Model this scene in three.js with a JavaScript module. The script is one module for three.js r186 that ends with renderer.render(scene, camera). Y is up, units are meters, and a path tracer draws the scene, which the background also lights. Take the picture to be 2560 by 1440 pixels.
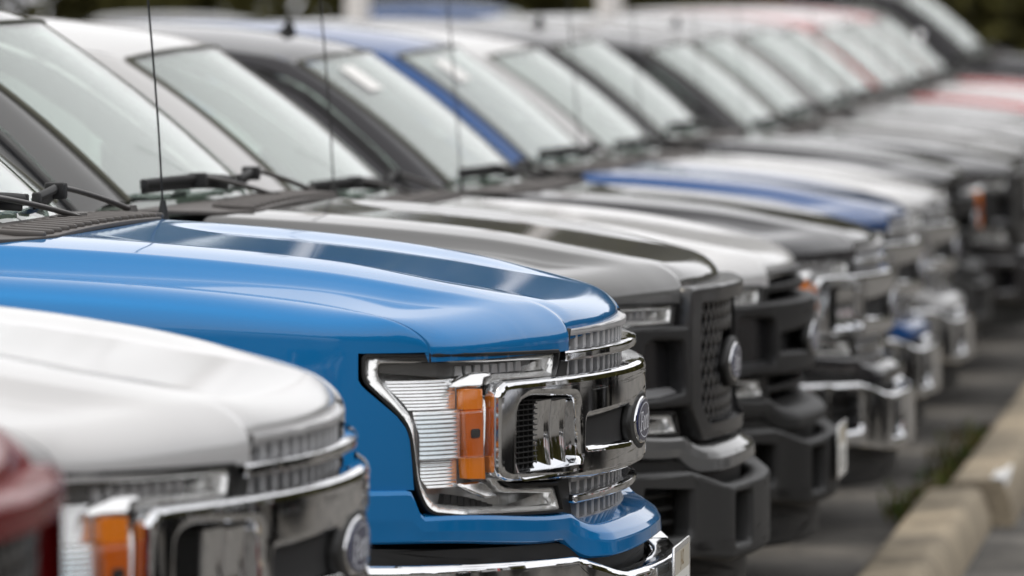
import * as THREE from 'three';
import { mergeGeometries, mergeVertices, toCreasedNormals } from 'three/addons/utils/BufferGeometryUtils.js';
import { TessellateModifier } from 'three/addons/modifiers/TessellateModifier.js';
import { ImprovedNoise } from 'three/addons/math/ImprovedNoise.js';

/* ---------------------------------------------------------------- camera, sky, sun, exposure */
const scene = new THREE.Scene();
const renderer = new THREE.WebGLRenderer({ antialias: true });
renderer.toneMapping = THREE.LinearToneMapping;
renderer.toneMappingExposure = 1.26;
renderer.shadowMap.enabled = true;

const TURN = 0.1302, PITCH = -0.0436, FOV = 5.482;
const camera = new THREE.PerspectiveCamera(FOV, 16 / 9, 0.5, 600);
camera.position.set(1.423, 1.8806, 12.4235);
camera.lookAt(1.423 - Math.sin(TURN) * Math.cos(PITCH), 1.8806 + Math.sin(PITCH), 12.4235 - Math.cos(TURN) * Math.cos(PITCH));
camera.focus = 12.35;
camera.userData.fStop = 4.0;
scene.add(camera);

let seed = 7;
const rnd = () => { seed = (seed * 1664525 + 1013904223) >>> 0; return seed / 4294967296; };
const noise = new ImprovedNoise();
const fbm = (x, y, z, n = 4) => { let a = 0, w = 1, s = 0; for (let i = 0; i < n; i++) { a += w * noise.noise(x, y, z); s += w; x *= 2.03; y *= 2.03; z *= 2.03; w *= 0.5; } return a / s; };
const clamp = (x, a, b) => Math.min(b, Math.max(a, x));
const sst = (a, b, x) => { const t = clamp((x - a) / (b - a), 0, 1); return t * t * (3 - 2 * t); };
const lerp = (a, b, t) => a + (b - a) * t;
function curve(pts, x) {                                   // smooth interpolation through [x, y] pairs with rising x
  if (x <= pts[0][0]) return pts[0][1];
  const n = pts.length - 1;
  if (x >= pts[n][0]) return pts[n][1];
  let i = 0; while (x > pts[i + 1][0]) i++;
  const m = (k) => k <= 0 ? (pts[1][1] - pts[0][1]) / (pts[1][0] - pts[0][0]) : k >= n ? (pts[n][1] - pts[n - 1][1]) / (pts[n][0] - pts[n - 1][0]) : (pts[k + 1][1] - pts[k - 1][1]) / (pts[k + 1][0] - pts[k - 1][0]);
  const h = pts[i + 1][0] - pts[i][0], t = (x - pts[i][0]) / h;
  return (2 * t ** 3 - 3 * t * t + 1) * pts[i][1] + (t ** 3 - 2 * t * t + t) * h * m(i) + (-2 * t ** 3 + 3 * t * t) * pts[i + 1][1] + (t ** 3 - t * t) * h * m(i + 1);
}

{ // a bright overcast sky, its glow shaped stronger low down and to one side
  const W = 512, H = 256, data = new Float32Array(W * H * 4);
  for (let j = 0; j < H; j++) for (let i = 0; i < W; i++) {
    const el = ((j + 0.5) / H - 0.5) * Math.PI, az = (i + 0.5) / W * 2 * Math.PI, k = (j * W + i) * 4;
    const x = Math.cos(el) * Math.cos(az), y = Math.sin(el), z = Math.cos(el) * Math.sin(az);
    const c = fbm(x * 2.2 + 3, y * 4.4 + 1, z * 2.2 + 9, 5);
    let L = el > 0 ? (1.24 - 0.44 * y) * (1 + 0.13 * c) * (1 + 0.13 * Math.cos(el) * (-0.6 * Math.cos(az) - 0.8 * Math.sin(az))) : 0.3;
    data[k] = L * 1.0; data[k + 1] = L * 1.0; data[k + 2] = L * 1.015; data[k + 3] = 1;
  }
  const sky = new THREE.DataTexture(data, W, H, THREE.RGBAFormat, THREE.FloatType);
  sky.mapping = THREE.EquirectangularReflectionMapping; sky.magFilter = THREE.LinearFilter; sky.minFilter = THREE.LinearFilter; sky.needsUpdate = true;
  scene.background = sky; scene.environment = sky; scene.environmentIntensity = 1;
}
const sun = new THREE.DirectionalLight(0xfff4e4, 0.95);
sun.position.set(-17, 40, -12); sun.target.position.set(0, 0, -18);
sun.castShadow = true; sun.shadow.radius = 40; sun.shadow.mapSize.set(2048, 2048);
Object.assign(sun.shadow.camera, { left: -45, right: 45, top: 45, bottom: -45, near: 1, far: 150 });
scene.add(sun, sun.target);

/* ---------------------------------------------------------------- materials */
const V2 = (a) => a.map((p) => new THREE.Vector2(p[0], p[1]));
const lin = (r, g, b) => new THREE.Color().setRGB(r, g, b);
const mat = (r, g, b, rough, metal = 0, o = {}) => new THREE.MeshPhysicalMaterial({ color: lin(r, g, b), roughness: rough, metalness: metal, ...o });
function canvasTex(w, h, draw, srgb = true) {
  const c = document.createElement('canvas'); c.width = w; c.height = h; draw(c.getContext('2d'), w, h);
  const t = new THREE.CanvasTexture(c); if (srgb) t.colorSpace = THREE.SRGBColorSpace; t.wrapS = t.wrapT = THREE.RepeatWrapping; return t;
}
function dataTex(n, f, srgb = false) {                    // tileable-enough grey or colour texture from a function of 0..1
  const d = new Uint8Array(n * n * 4);
  for (let j = 0; j < n; j++) for (let i = 0; i < n; i++) { const c = f(i / n, j / n), k = (j * n + i) * 4; d[k] = clamp(c[0], 0, 1) * 255; d[k + 1] = clamp(c[1], 0, 1) * 255; d[k + 2] = clamp(c[2], 0, 1) * 255; d[k + 3] = 255; }
  const t = new THREE.DataTexture(d, n, n); t.magFilter = THREE.LinearFilter; t.minFilter = THREE.LinearFilter; t.wrapS = t.wrapT = THREE.RepeatWrapping;
  if (srgb) t.colorSpace = THREE.SRGBColorSpace; t.needsUpdate = true; return t;
}
const tile = (f) => (u, v) => {                            // blends four shifted copies so that the edges meet
  const a = f(u, v), b = f(u - 1, v), c = f(u, v - 1), d = f(u - 1, v - 1);
  return (a * (1 - u) + b * u) * (1 - v) + (c * (1 - u) + d * u) * v;
};
const paint = (r, g, b, metal = 0, rough = 0.42) => mat(r, g, b, rough, metal, { clearcoat: 1, clearcoatRoughness: 0.06, specularIntensity: 0 });
const M = {
  chrome: mat(0.80, 0.81, 0.83, 0.045, 1), satin: mat(0.86, 0.86, 0.86, 0.2, 1), trim: mat(0.95, 0.95, 0.94, 0.26, 0.75), prism: mat(0.93, 0.94, 0.95, 0.14, 0.85), surround: mat(.024, .024, .025, .45, 0, { clearcoat: .5, clearcoatRoughness: .1 }), lampGrey: mat(.66, .67, .68, .2, .55), lampDark: mat(.16, .16, .16, .2, .4), silver: mat(0.50, 0.50, 0.51, 0.35, 0.6),
  slat: mat(0.56, 0.56, 0.57, 0.36, 0.35), blackGloss: mat(0.012, 0.012, 0.013, 0.22), black: mat(0.009, 0.009, 0.009, 0.55), rubber: mat(0.015, 0.015, 0.016, 0.65),
  dark: mat(0.010, 0.010, 0.011, 0.75), cowl: mat(0.085, 0.077, 0.073, 0.6), wiper: mat(0.09, 0.085, 0.082, 0.42), darkGrey: mat(0.010, 0.010, 0.011, 0.55),
  greyPlastic: mat(0.026, 0.026, 0.026, 0.55), amber: mat(0.92, 0.25, 0.012, 0.25, 0, { clearcoat: 1, clearcoatRoughness: 0.05 }), amberDeep: mat(0.82, 0.16, 0.008, 0.22, 0, { clearcoat: 1, clearcoatRoughness: 0.05 }),
  lens: mat(1, 1, 1, 0.0, 0, { transmission: 1, thickness: 0, ior: 1.5 }), lensRib: mat(0.93, 0.95, 0.96, 0.05, 0, { transmission: 1, thickness: 0, ior: 1.5 }),
  glass: mat(0.84, 0.92, 0.87, 0.0, 0, { transmission: 1, thickness: 0, ior: 2.4 }), glassDark: mat(0.28, 0.31, 0.30, 0.0, 0, { transmission: 1, thickness: 0, ior: 1.5 }),
  seat: mat(0.16, 0.155, 0.15, 0.8), seal: mat(0.045, 0.045, 0.028, 0.5), red: mat(0.55, 0.02, 0.02, 0.15, 0, { clearcoat: 1 }), white: mat(0.80, 0.80, 0.79, 0.6),
  tyre: mat(0.022, 0.022, 0.022, 0.8), rim: mat(0.45, 0.45, 0.46, 0.3, 0.9),
};
M.PAINT = paint(0.5, 0.5, 0.5); M.BUMPER = mat(0.5, 0.5, 0.5, 0.4);

/* ---------------------------------------------------------------- geometry tools */
function surf(nu, nv, f, flip = false) {                   // smooth sheet; f(u, v) returns [x, y, z]
  const p = new Float32Array((nu + 1) * (nv + 1) * 3), uv = new Float32Array((nu + 1) * (nv + 1) * 2), ix = [];
  for (let j = 0; j <= nv; j++) for (let i = 0; i <= nu; i++) {
    const q = f(i / nu, j / nv), k = j * (nu + 1) + i; p.set(q, k * 3); uv[k * 2] = q[0]; uv[k * 2 + 1] = q[2];
    if (i < nu && j < nv) { const a = k, b = k + 1, c = k + nu + 1, d = c + 1; flip ? ix.push(a, b, c, b, d, c) : ix.push(a, c, b, b, c, d); }
  }
  const g = new THREE.BufferGeometry(); g.setAttribute('position', new THREE.BufferAttribute(p, 3)); g.setAttribute('uv', new THREE.BufferAttribute(uv, 2)); g.setIndex(ix); g.computeVertexNormals(); return g;
}
function plain(g) {                                        // only position, normal, uv, without index, so that pieces merge
  let q = g.index ? g.toNonIndexed() : g.clone();
  for (const k of Object.keys(q.attributes)) if (!['position', 'normal', 'uv'].includes(k)) q.deleteAttribute(k);
  if (!q.attributes.normal) q.computeVertexNormals();
  if (!q.attributes.uv) q.setAttribute('uv', new THREE.BufferAttribute(new Float32Array(q.attributes.position.count * 2), 2));
  return q;
}
const merge = (...gs) => mergeGeometries(gs.flat().map(plain));
function flipWinding(g) {
  for (const a of Object.values(g.attributes)) { const n = a.itemSize, d = a.array; for (let t = 0; t < a.count; t += 3) for (let k = 0; k < n; k++) { const x = d[(t + 1) * n + k]; d[(t + 1) * n + k] = d[(t + 2) * n + k]; d[(t + 2) * n + k] = x; } }
  return g;
}
function mirror(g) {                                       // to the other side of the truck
  const q = plain(g), p = q.attributes.position, n = q.attributes.normal;
  for (let i = 0; i < p.count; i++) { p.setZ(i, -p.getZ(i)); n.setZ(i, -n.getZ(i)); }
  return flipWinding(q);
}
function rounded(pts, r, closed = true) {                  // polygon with rounded corners; a point may carry its own radius
  const out = [], n = pts.length;
  for (let i = 0; i < n; i++) {
    const a = pts[(i + n - 1) % n], b = pts[i], c = pts[(i + 1) % n], R = b[2] ?? r;
    const la = Math.hypot(a[0] - b[0], a[1] - b[1]), lc = Math.hypot(c[0] - b[0], c[1] - b[1]), q = Math.min(R, la * 0.45, lc * 0.45);
    if (q < 1e-5) { out.push([b[0], b[1]]); continue; }
    const A = [b[0] + (a[0] - b[0]) / la * q, b[1] + (a[1] - b[1]) / la * q], C = [b[0] + (c[0] - b[0]) / lc * q, b[1] + (c[1] - b[1]) / lc * q];
    for (let k = 0; k <= 5; k++) { const t = k / 5; out.push([(1 - t) ** 2 * A[0] + 2 * t * (1 - t) * b[0] + t * t * C[0], (1 - t) ** 2 * A[1] + 2 * t * (1 - t) * b[1] + t * t * C[1]]); }
  }
  return out;
}
const rect = (x0, y0, x1, y1, r = 0) => rounded([[x0, y0], [x1, y0], [x1, y1], [x0, y1]], r);
const ellipse = (cx, cy, a, b, n = 40) => Array.from({ length: n }, (_, i) => [cx + a * Math.cos(i / n * 2 * Math.PI), cy + b * Math.sin(i / n * 2 * Math.PI)]);
function ext(outline, d0, d1, { bev = 0.003, seg = 2, holes = [], edge = 0.035, crease = 0.7 } = {}) {  // slab with rounded edges: x, y outline, z from d0 to d1
  const s = new THREE.Shape(V2(outline)); for (const h of holes) s.holes.push(new THREE.Path(V2(h)));
  bev = Math.min(bev, (d1 - d0) * 0.45);
  let g = new THREE.ExtrudeGeometry(s, { depth: d1 - d0 - 2 * bev, bevelEnabled: bev > 0, bevelThickness: bev, bevelSize: bev, bevelOffset: -bev, bevelSegments: seg, curveSegments: 8 });
  g.translate(0, 0, d0 + bev);
  if (g.index) g = g.toNonIndexed();
  if (edge) g = new TessellateModifier(edge, 5).modify(g);
  if (g.index) g = g.toNonIndexed();
  g.computeVertexNormals();
  const flat = g.attributes.normal.clone();
  g = toCreasedNormals(g, crease);
  const n = g.attributes.normal;
  for (let i = 0; i < n.count; i++) if (Math.abs(flat.getZ(i)) > 0.999) n.setXYZ(i, 0, 0, Math.sign(flat.getZ(i)));
  return g;
}

/* ---------------------------------------------------------------- the plan curve round the truck's nose (x forward, z to the kerbside of its cab) */
const PLAN = (() => {
  const K = []; for (const z of [0, .1, .2, .3, .4, .5, .6, .7, .77]) K.push([z, -.02 - .3 * z * z]);
  K.push([.83, -.231], [.88, -.266], [.92, -.306], [.95, -.352], [.97, -.40], [.985, -.465], [.995, -.56], [1, -.75], [1, -1.1], [1, -1.6], [1, -2.2]);
  const c = new THREE.CatmullRomCurve3(K.map((k) => new THREE.Vector3(k[0], 0, k[1])), false, 'centripetal');
  const pts = c.getPoints(1600), S = [0]; for (let i = 1; i < pts.length; i++) S.push(S[i - 1] + pts[i].distanceTo(pts[i - 1]));
  return { pts, S };
})();
function plan(s) {                                         // point and outward normal at arc length s from the centre line; s < 0 is the far side
  const a = Math.abs(s), { pts, S } = PLAN; let lo = 0, hi = S.length - 1;
  while (hi - lo > 1) { const m = (lo + hi) >> 1; S[m] > a ? hi = m : lo = m; }
  const t = clamp((a - S[lo]) / (S[hi] - S[lo]), 0, 1.5), at = (i) => { const q = pts[clamp(i, 0, pts.length - 1)]; return q; };
  const z = lerp(pts[lo].x, pts[hi].x, t), x = lerp(pts[lo].z, pts[hi].z, t);
  let dz = at(hi + 3).x - at(lo - 3).x, dx = at(hi + 3).z - at(lo - 3).z;
  if (lo < 4) { dz = 1; dx = -0.6 * z; }
  const l = Math.hypot(dz, dx); dz /= l; dx /= l;
  const g = s < 0 ? -1 : 1;
  return { x, z: g * z, nx: dz, nz: -dx * g, tx: dx * g, tz: dz };
}
const on = (s, y, d) => { const p = plan(s); return [p.x + d * p.nx, y, p.z + d * p.nz]; };
function bend(g, more = null) {                            // lays a slab drawn in (s, y, depth) onto the plan curve
  const q = plain(g), p = q.attributes.position, n = q.attributes.normal;
  for (let i = 0; i < p.count; i++) {
    const s = p.getX(i), y = p.getY(i), d = p.getZ(i) + (more ? more(s, y) : 0), P = plan(s);
    const na = n.getX(i), nb = n.getY(i), nc = n.getZ(i), es = more ? (more(s + .004, y) - more(s - .004, y)) / .008 : 0, ey = more ? (more(s, y + .004) - more(s, y - .004)) / .008 : 0;
    p.setXYZ(i, P.x + d * P.nx, y, P.z + d * P.nz);
    const a = na - nc * es, b = nb - nc * ey, v = new THREE.Vector3(a * P.tx + nc * P.nx, b, a * P.tz + nc * P.nz).normalize();
    n.setXYZ(i, v.x, v.y, v.z);
  }
  return flipWinding(q);
}
const both = (g) => merge(g, mirror(g));
const sOf = (x) => { let lo = 0, hi = PLAN.S.length - 1; while (hi - lo > 1) { const m = (lo + hi) >> 1; PLAN.pts[m].z < x ? hi = m : lo = m; } return PLAN.S[lo]; };
const planX = (z) => { let lo = 0, hi = PLAN.S.length - 1; while (hi - lo > 1) { const m = (lo + hi) >> 1; PLAN.pts[m].x > z || PLAN.pts[m].z < -.6 ? hi = m : lo = m; } return PLAN.pts[lo].z; };
function tube(pts, r, seg = 24, rad = 8) { return new THREE.TubeGeometry(new THREE.CatmullRomCurve3(pts.map((p) => new THREE.Vector3(...p))), seg, r, rad, false); }
function box(x0, y0, z0, x1, y1, z1, r = 0.006) {
  const g = ext(rect(x0, y0, x1, y1, r), z0, z1, { bev: r, seg: 2, edge: 0 }); return g;
}

/* ---------------------------------------------------------------- naming */
const used = {};
function numbered(name) { const n = used[name] = (used[name] ?? -1) + 1; return n ? `${name}_${String(n).padStart(3, '0')}` : name; }
function obj(name, g, m, parent, label) {
  const o = new THREE.Mesh(Array.isArray(g) ? merge(g) : g, m); o.name = parent ? name : numbered(name); o.castShadow = o.receiveShadow = true;
  if (label) o.userData.label = label; (parent ?? scene).add(o); return o;
}
function grp(name, parent) { const o = new THREE.Group(); o.name = name; parent.add(o); return o; }
function tag(o, label, category, group, kind) { if (label) o.userData.label = label; if (category) o.userData.category = category; if (group) o.userData.group = group; if (kind) o.userData.kind = kind; return o; }

/* ---------------------------------------------------------------- the ground, which dips a little along the row */
const PITCHM = 2.6898;                                     // metres from one parking bay to the next
const LEVEL = [[-45, .10], [-37.6, .09], [-35, .085], [-32.3, .055], [-29.6, .035], [-26.9, .018], [-24.2, .004], [-21.5, -.025], [-18.8, -.048], [-16.1, -.045], [-13.4, -.052], [-10.8, -.046], [-8.07, -.048], [-5.4, -.022], [-2.69, .045], [0, .074], [2.69, .04], [5.4, .03], [9, .02]];
const level = (z) => curve(LEVEL, z);
const asphalt = (() => {
  const n = 1024, big = tile((u, v) => fbm(u * 5, v * 5, 3.1, 5)), fine = tile((u, v) => fbm(u * 60, v * 60, 8.4, 3));
  const t = dataTex(n, (u, v) => { const b = big(u, v), f = fine(u, v), g = rnd(), k = Math.abs(fbm(u * 3 + .4 * f, v * 3, 6.6, 3)), c = .335 + .36 * b + .10 * f + .13 * (g - .5) - .16 * sst(.020, .004, k); return [c * 1.035, c, c * .945]; }, true);
  t.repeat.set(1 / 2.6, 1 / 2.6);
  const b = dataTex(512, (u, v) => { const c = .5 + .3 * fine(u, v) + .4 * (rnd() - .5); return [c, c, c]; }); b.repeat.set(1 / 1.3, 1 / 1.3);
  return new THREE.MeshStandardMaterial({ map: t, bumpMap: b, bumpScale: 0.004, roughness: 0.85, color: lin(1.0, 1.0, 1.0) });
})();
{
  const zs = []; for (let z = -150; z <= 60; z += z > -50 && z < 10 ? 0.6 : 5) zs.push(z);
  const xs = [-130, -90, -60, -40, -25, -15, -8, -4, -2, -1, -.4, 0, .15, .22, .30, .6, 1, 2, 4, 8, 15, 25, 40, 60, 90, 130];
  const g = surf(xs.length - 1, zs.length - 1, (u, v) => { const z = zs[Math.round(v * (zs.length - 1))], x = xs[Math.round(u * (xs.length - 1))]; return [x, level(z) - (x > .18 ? .05 : 0), z]; }, false);
  tag(obj('parking_lot', g, asphalt), null, null, null, 'structure');
}

/* ---------------------------------------------------------------- pickup: hood and fenders */
const CREST = [[-1.4, 1.388], [-1.25, 1.385], [-1.12, 1.380], [-.88, 1.364], [-.64, 1.341], [-.46, 1.316], [-.28, 1.281], [-.145, 1.248], [-.05, 1.220], [0, 1.205]];
const crestY = (x) => curve(CREST, x), DROP = 0.066;
const SHUT = []; for (let s = .985; s < 2.3; s += .01) { const d = .12 * sst(.97, 1.25, s), p = plan(s); SHUT.push([p.x - d * p.nx, p.z - d * p.nz, s, d]); }
SHUT.reverse();                                            // by rising x
const shutZ = (x) => curve(SHUT, x), X_REAR = (z) => -1.112 - .15 * sst(.55, .90, Math.abs(z)), Z_CORNER = SHUT[SHUT.length - 1][1];
function frontX(z) {
  const a = Math.abs(z), lip = -.06 - .22 * a * a, flush = planX(a) - .004;
  return lerp(lip, flush, sst(.435, .475, a));
}
const frontY = (z) => lerp(1.196 - .03 * z * z, 1.171, sst(.435, .475, Math.abs(z)));
const HOOD_A = [[-1.3, .63], [-.6, .60], [-.2, .42], [0, .38]], HOOD_B = [[-1.3, .875], [-1.0, .85], [-.55, .765], [-.2, .60], [0, .55]], HOOD_C = [[-1.3, .985], [-.95, .955], [-.55, .865], [-.24, .72], [0, .66]], SHELF = [[-1.3, .03], [-.95, .10], [-.55, .30], [-.36, .30], [-.22, .30], [0, .3]];
function hoodTop(x, w) {                                   // w = |z| over the half width there: plateau, gentle shoulder, steep flank, shelf by the shut line
  const wa = curve(HOOD_A, x), wb = curve(HOOD_B, x), wc = curve(HOOD_C, x), sh = curve(SHELF, x), e = sst(-.42, -.16, x);
  const a = curve([[-.2, 0], [wa - .06, 0], [wa, .008], [(wa + wb) / 2, .07], [wb, .19], [wb + .02, .24], [lerp(wb, wc, .5), .5 * (.22 + 1 - sh)], [wc - .018, 1 - sh - .05], [wc + .012, 1 - sh + .03], [1.02, 1.01]], w);
  const round = .10 * clamp((w - wa) / (1 - wa), 0, 1) + .90 * clamp((w - wa) / (1 - wa), 0, 1) ** 1.7;
  const valley = w < .58 ? .012 * sst(.60, .36, w) * sst(-.10, -.40, x) * sst(-1.12, -.92, x) : 0;
  return crestY(x) - valley - lerp(a, round, e) * DROP;
}
const hoodEdge = .0045;
function hoodPoint(u, v) {
  const w = Math.abs(u), zF = w * (Z_CORNER - hoodEdge), xF = frontX(zF), xR = X_REAR(w * .87);
  const x = lerp(xR, xF, v), z = w * (shutZ(Math.min(x, SHUT[SHUT.length - 1][0])) - hoodEdge);
  const rr = lerp(.075, .10, sst(.4, .6, w)), q = clamp((xF - x) / rr, 0, 1), pw = lerp(2.6, 2.2, sst(.4, .6, w)), top = hoodTop(x, w), yF = frontY(zF);
  return [x, yF + Math.max(0, top - yF) * (1 - (1 - q) ** pw) ** (1 / pw), Math.sign(u) * z];
}
function hoodGeometry() {
  const vs = (v) => v < .7 ? v / .7 * .86 : 1 - .14 * Math.max(0, 1 - (v - .7) / .3) ** 1.8;
  const us = (u) => { const a = Math.abs(u); return Math.sign(u) * (a < .45 ? a : a); };
  const top = surf(220, 110, (u, v) => hoodPoint(us(u * 2 - 1), vs(v)), true);
  const rim = (f, flip) => surf(160, 2, (t, k) => { const p = f(t); return [p[0], p[1] - .018 * k, p[2]]; }, flip);
  return merge(top, rim((t) => hoodPoint(t * 2 - 1, 1), false), rim((t) => hoodPoint(1, vs(t)), true), rim((t) => hoodPoint(-1, vs(t)), false), rim((t) => hoodPoint(t * 2 - 1, 0), true));
}
const hoodEdgeY = (x) => { const xF = frontX(Z_CORNER), q = clamp((xF - x) / .10, 0, 1), top = hoodTop(x, 1); return 1.171 + Math.max(0, top - 1.171) * (1 - (1 - q) ** 2.2) ** (1 / 2.2); };
// lamp outline in (s, y), its rear edge is the fender's front edge
const LAMP_REAR = [[.853, .95], [.862, .988], [.885, 1.008], [.91, 1.014], [.995, 1.021], [1.025, 1.030], [1.05, 1.050], [1.107, 1.118], [1.121, 1.126], [1.172, 1.126]].map((p) => [p[0], p[1]]);
const lampRear = (y) => { const a = LAMP_REAR; let i = 0; while (i < a.length - 2 && y > a[i + 1][0]) i++; const t = clamp((y - a[i][0]) / (a[i + 1][0] - a[i][0]), 0, 1); return lerp(a[i][1], a[i + 1][1], t); };
function fenderGeometry() {
  const S_END = sOf(-1.545) , WX = -.93, WY = .40, AR = .50, bottom = (x) => { const h = Math.abs(x - WX); return x > -.60 ? lerp(.906, WY + Math.sqrt(Math.max(0, AR * AR - .33 * .33)), sst(-.50, -.60, x)) : h < AR ? Math.max(.5, WY + Math.sqrt(Math.max(0, AR * AR - h * h))) : .5; };
  const ring = (s, t) => {                                // t 0..1 from the shut line over the crest down to y 1.172, 1..2 on to the bottom
    const p = plan(s), d0 = .12 * sst(.97, 1.25, s), x0 = p.x - d0 * p.nx, y0 = hoodEdgeY(x0), yl = Math.min(1.172, y0);
    if (t <= 1) {
      const a = t * Math.PI / 2, d = -d0 * (1 - Math.sin(Math.min(1, t * 1.25) * Math.PI / 2)), fall = (y0 - yl) * (1 - Math.cos(a)) ** 1.15;
      return on(s, y0 - fall, d);
    }
    const yb = bottom(p.x), k = t - 1, y = lerp(yl, yb, k), bulge = -.004 - .012 * Math.sin(k * Math.PI) * 0;
    return on(s, y, bulge * k);
  };
  const sA = 1.132, n2 = 26;
  const A = surf(24, 20, (u, v) => ring(lerp(.986, sA, u), v), false);
  const C = surf(120, 20 + n2, (u, v) => ring(lerp(sA, S_END, u ** 1.25), v * (20 + n2) / 20 <= 1 ? v * (20 + n2) / 20 : 1 + (v * (20 + n2) - 20) / n2), false);
  const B = surf(14, n2, (u, v) => { const y = lerp(1.172, .906, v); return on(lerp(lampRear(y) + .004, sA, u), y, -.004 * v); }, false);
  let g = mergeVertices(mergeGeometries([A, B, C].map((q) => { q.deleteAttribute('normal'); q.deleteAttribute('uv'); return q; })), 1e-4);
  g.computeVertexNormals();
  const skirt = surf(120, 2, (u, v) => { const s = lerp(.986, S_END, u), p = ring(s, 0); return [p[0], p[1] - .02 * v, p[2]]; }, true);
  const lipw = surf(80, 3, (u, v) => { const s = lerp(sOf(-.58), sOf(-1.43), u), p = ring(s, 2); return [p[0], p[1], p[2] - .09 * v]; }, false);
  return merge(g, skirt, lipw);
}

/* ---------------------------------------------------------------- pickup: front panel, bumper, lamps, grilles */
function valanceGeometry() {
  const top = (a) => a > 1.0 ? lerp(.905, .853, sst(1.03, 1.0, a)) : lerp(.806, lerp(.826, .853, sst(.5, .98, a)), sst(.375, .50, a));
  const rows = (a) => {
    const c = sst(.50, .36, a), yt = top(a), yb = lerp(lerp(.773, .802, sst(.53, 1.05, a)), .742 - .010 * sst(0, .36, a), sst(.535, .43, a));
    return [[lerp(-.02, -.045, c), yt + .004], [lerp(.002, -.02, c), yt], [lerp(.006, .022, c), lerp(yt - .008, .797, c)], [lerp(.006, .047, c), lerp(yt - .02, .780, c)], [lerp(.006, .055, c), lerp(yt, yb, .55)], [lerp(.002, .057, c), yb + .005], [lerp(-.006, .045, c), yb], [-.03, yb + .004]];
  };
  return surf(240, 42, (u, v) => {
    const s = lerp(-1.13, 1.13, u), R = rows(Math.abs(s)), k = v * (R.length - 1), i = Math.min(R.length - 2, Math.floor(k)), t = k - i, e = sst(0, 1, t) * .35 + t * .65;
    return on(s, lerp(R[i][1], R[i + 1][1], e), lerp(R[i][0], R[i + 1][0], e));
  }, false);
}
const bulge = (s) => .035 * sst(.56, .38, Math.abs(s));
function bumperGeometry() {
  const half = [[0, .708], [.30, .703], [.40, .704], [.55, .747], [1.0, .764], [1.2, .768], [1.36, .755], [1.36, .60], [1.2, .565], [.80, .555], [.52, .53], [.40, .515], [0, .515]];
  const out = rounded([...half.slice(1, -1), ...half.slice(1, -1).reverse().map((p) => [-p[0], p[1]])], .03);
  const holes = []; for (const g of [-1, 1]) { holes.push(rect(...(g > 0 ? [.565, .592, .80, .722] : [-.80, .592, -.565, .722]), .02)); holes.push(rect(...(g > 0 ? [.225, .555, .365, .680] : [-.365, .555, -.225, .680]), .015)); }
  return bend(ext(out, .0, .06, { bev: .016, seg: 4, holes, edge: .05, crease: .6 }), bulge);
}
function bumperInsert() {                                   // dark pockets behind the bumper's openings, with a few bars
  const gs = [];
  for (const g of [-1, 1]) {
    gs.push(bend(ext(rect(...(g > 0 ? [.55, .58, .81, .735] : [-.81, .58, -.55, .735])), -.03, -.02, { bev: 0 }), bulge));
    gs.push(bend(ext(rect(...(g > 0 ? [.215, .545, .375, .69] : [-.375, .545, -.215, .69])), -.05, -.04, { bev: 0 }), bulge));
    for (let k = 0; k < 3; k++) gs.push(bend(ext(rect(...(g > 0 ? [.57, .618 + k * .034, .79, .630 + k * .034] : [-.79, .618 + k * .034, -.57, .630 + k * .034])), -.02, .01, { bev: .003, edge: .06 }), bulge));
  }
  return merge(gs);
}
const LAMP = rounded([[1.118, 1.168, .012], [1.118, 1.120, .015], [1.026, 1.032, .03], [1.010, .91, .05], [.985, .861, .045], [.90, .851, .02], [.512, .835, .004], [.538, .888, .004], [.755, .899, .05], [.803, .93, .04], [.812, 1.07, .04], [.775, 1.108, .04], [.552, 1.105, .004], [.532, 1.153, .004]], .01);
const LAMP_IN = rounded([[1.088, 1.152, .01], [1.088, 1.124, .012], [1.010, 1.040, .02], [.999, .92, .04], [.965, .876, .035], [.88, .866, .015], [.535, .846, .002], [.548, .872, .002], [.765, .886, .04], [.817, .93, .035], [.826, 1.07, .035], [.79, 1.121, .03], [.568, 1.117, .002], [.556, 1.140, .002]], .01);
const ribs = (s0, y0, s1, y1, d, amp, n, vertical, arch = 0) => surf(vertical ? n * 8 : 16, vertical ? 10 : n * 8, (u, v) => { const y = lerp(y0, y1, v), s = lerp(typeof s0 === 'function' ? s0(y) : s0, s1, u); return on(s, y, d + amp * Math.sin((vertical ? u : v) * n * 2 * Math.PI) + arch * Math.sin(u * Math.PI)); }, true);
function lampTrim() {                                       // bright frame: a ring between the lamp's outline and the clear window in it
  const n = LAMP.length, rows = [[0, -.07], [0, -.016], [.10, -.011], [.30, -.009], [.80, -.013], [.95, -.017], [1, -.024], [1, -.062]];
  const g = surf(n * 2, rows.length - 1, (u, v) => { const k = u * n, i = Math.floor(k) % n, f = k - Math.floor(k), j = (i + 1) % n, [w, d] = rows[Math.round(v * (rows.length - 1))]; const a = [lerp(LAMP[i][0], LAMP[j][0], f), lerp(LAMP[i][1], LAMP[j][1], f)], b = [lerp(LAMP_IN[i][0], LAMP_IN[j][0], f), lerp(LAMP_IN[i][1], LAMP_IN[j][1], f)]; const y = lerp(a[1], b[1], w), tilt = w > 0 || d > -.05 ? -.55 * (y - (a[1] + b[1]) / 2) : 0; return on(lerp(a[0], b[0], w), y, w < 1 || d > -.05 ? d + tilt : d); }, false);
  return toCreasedNormals(plain(g), .9);
}
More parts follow.
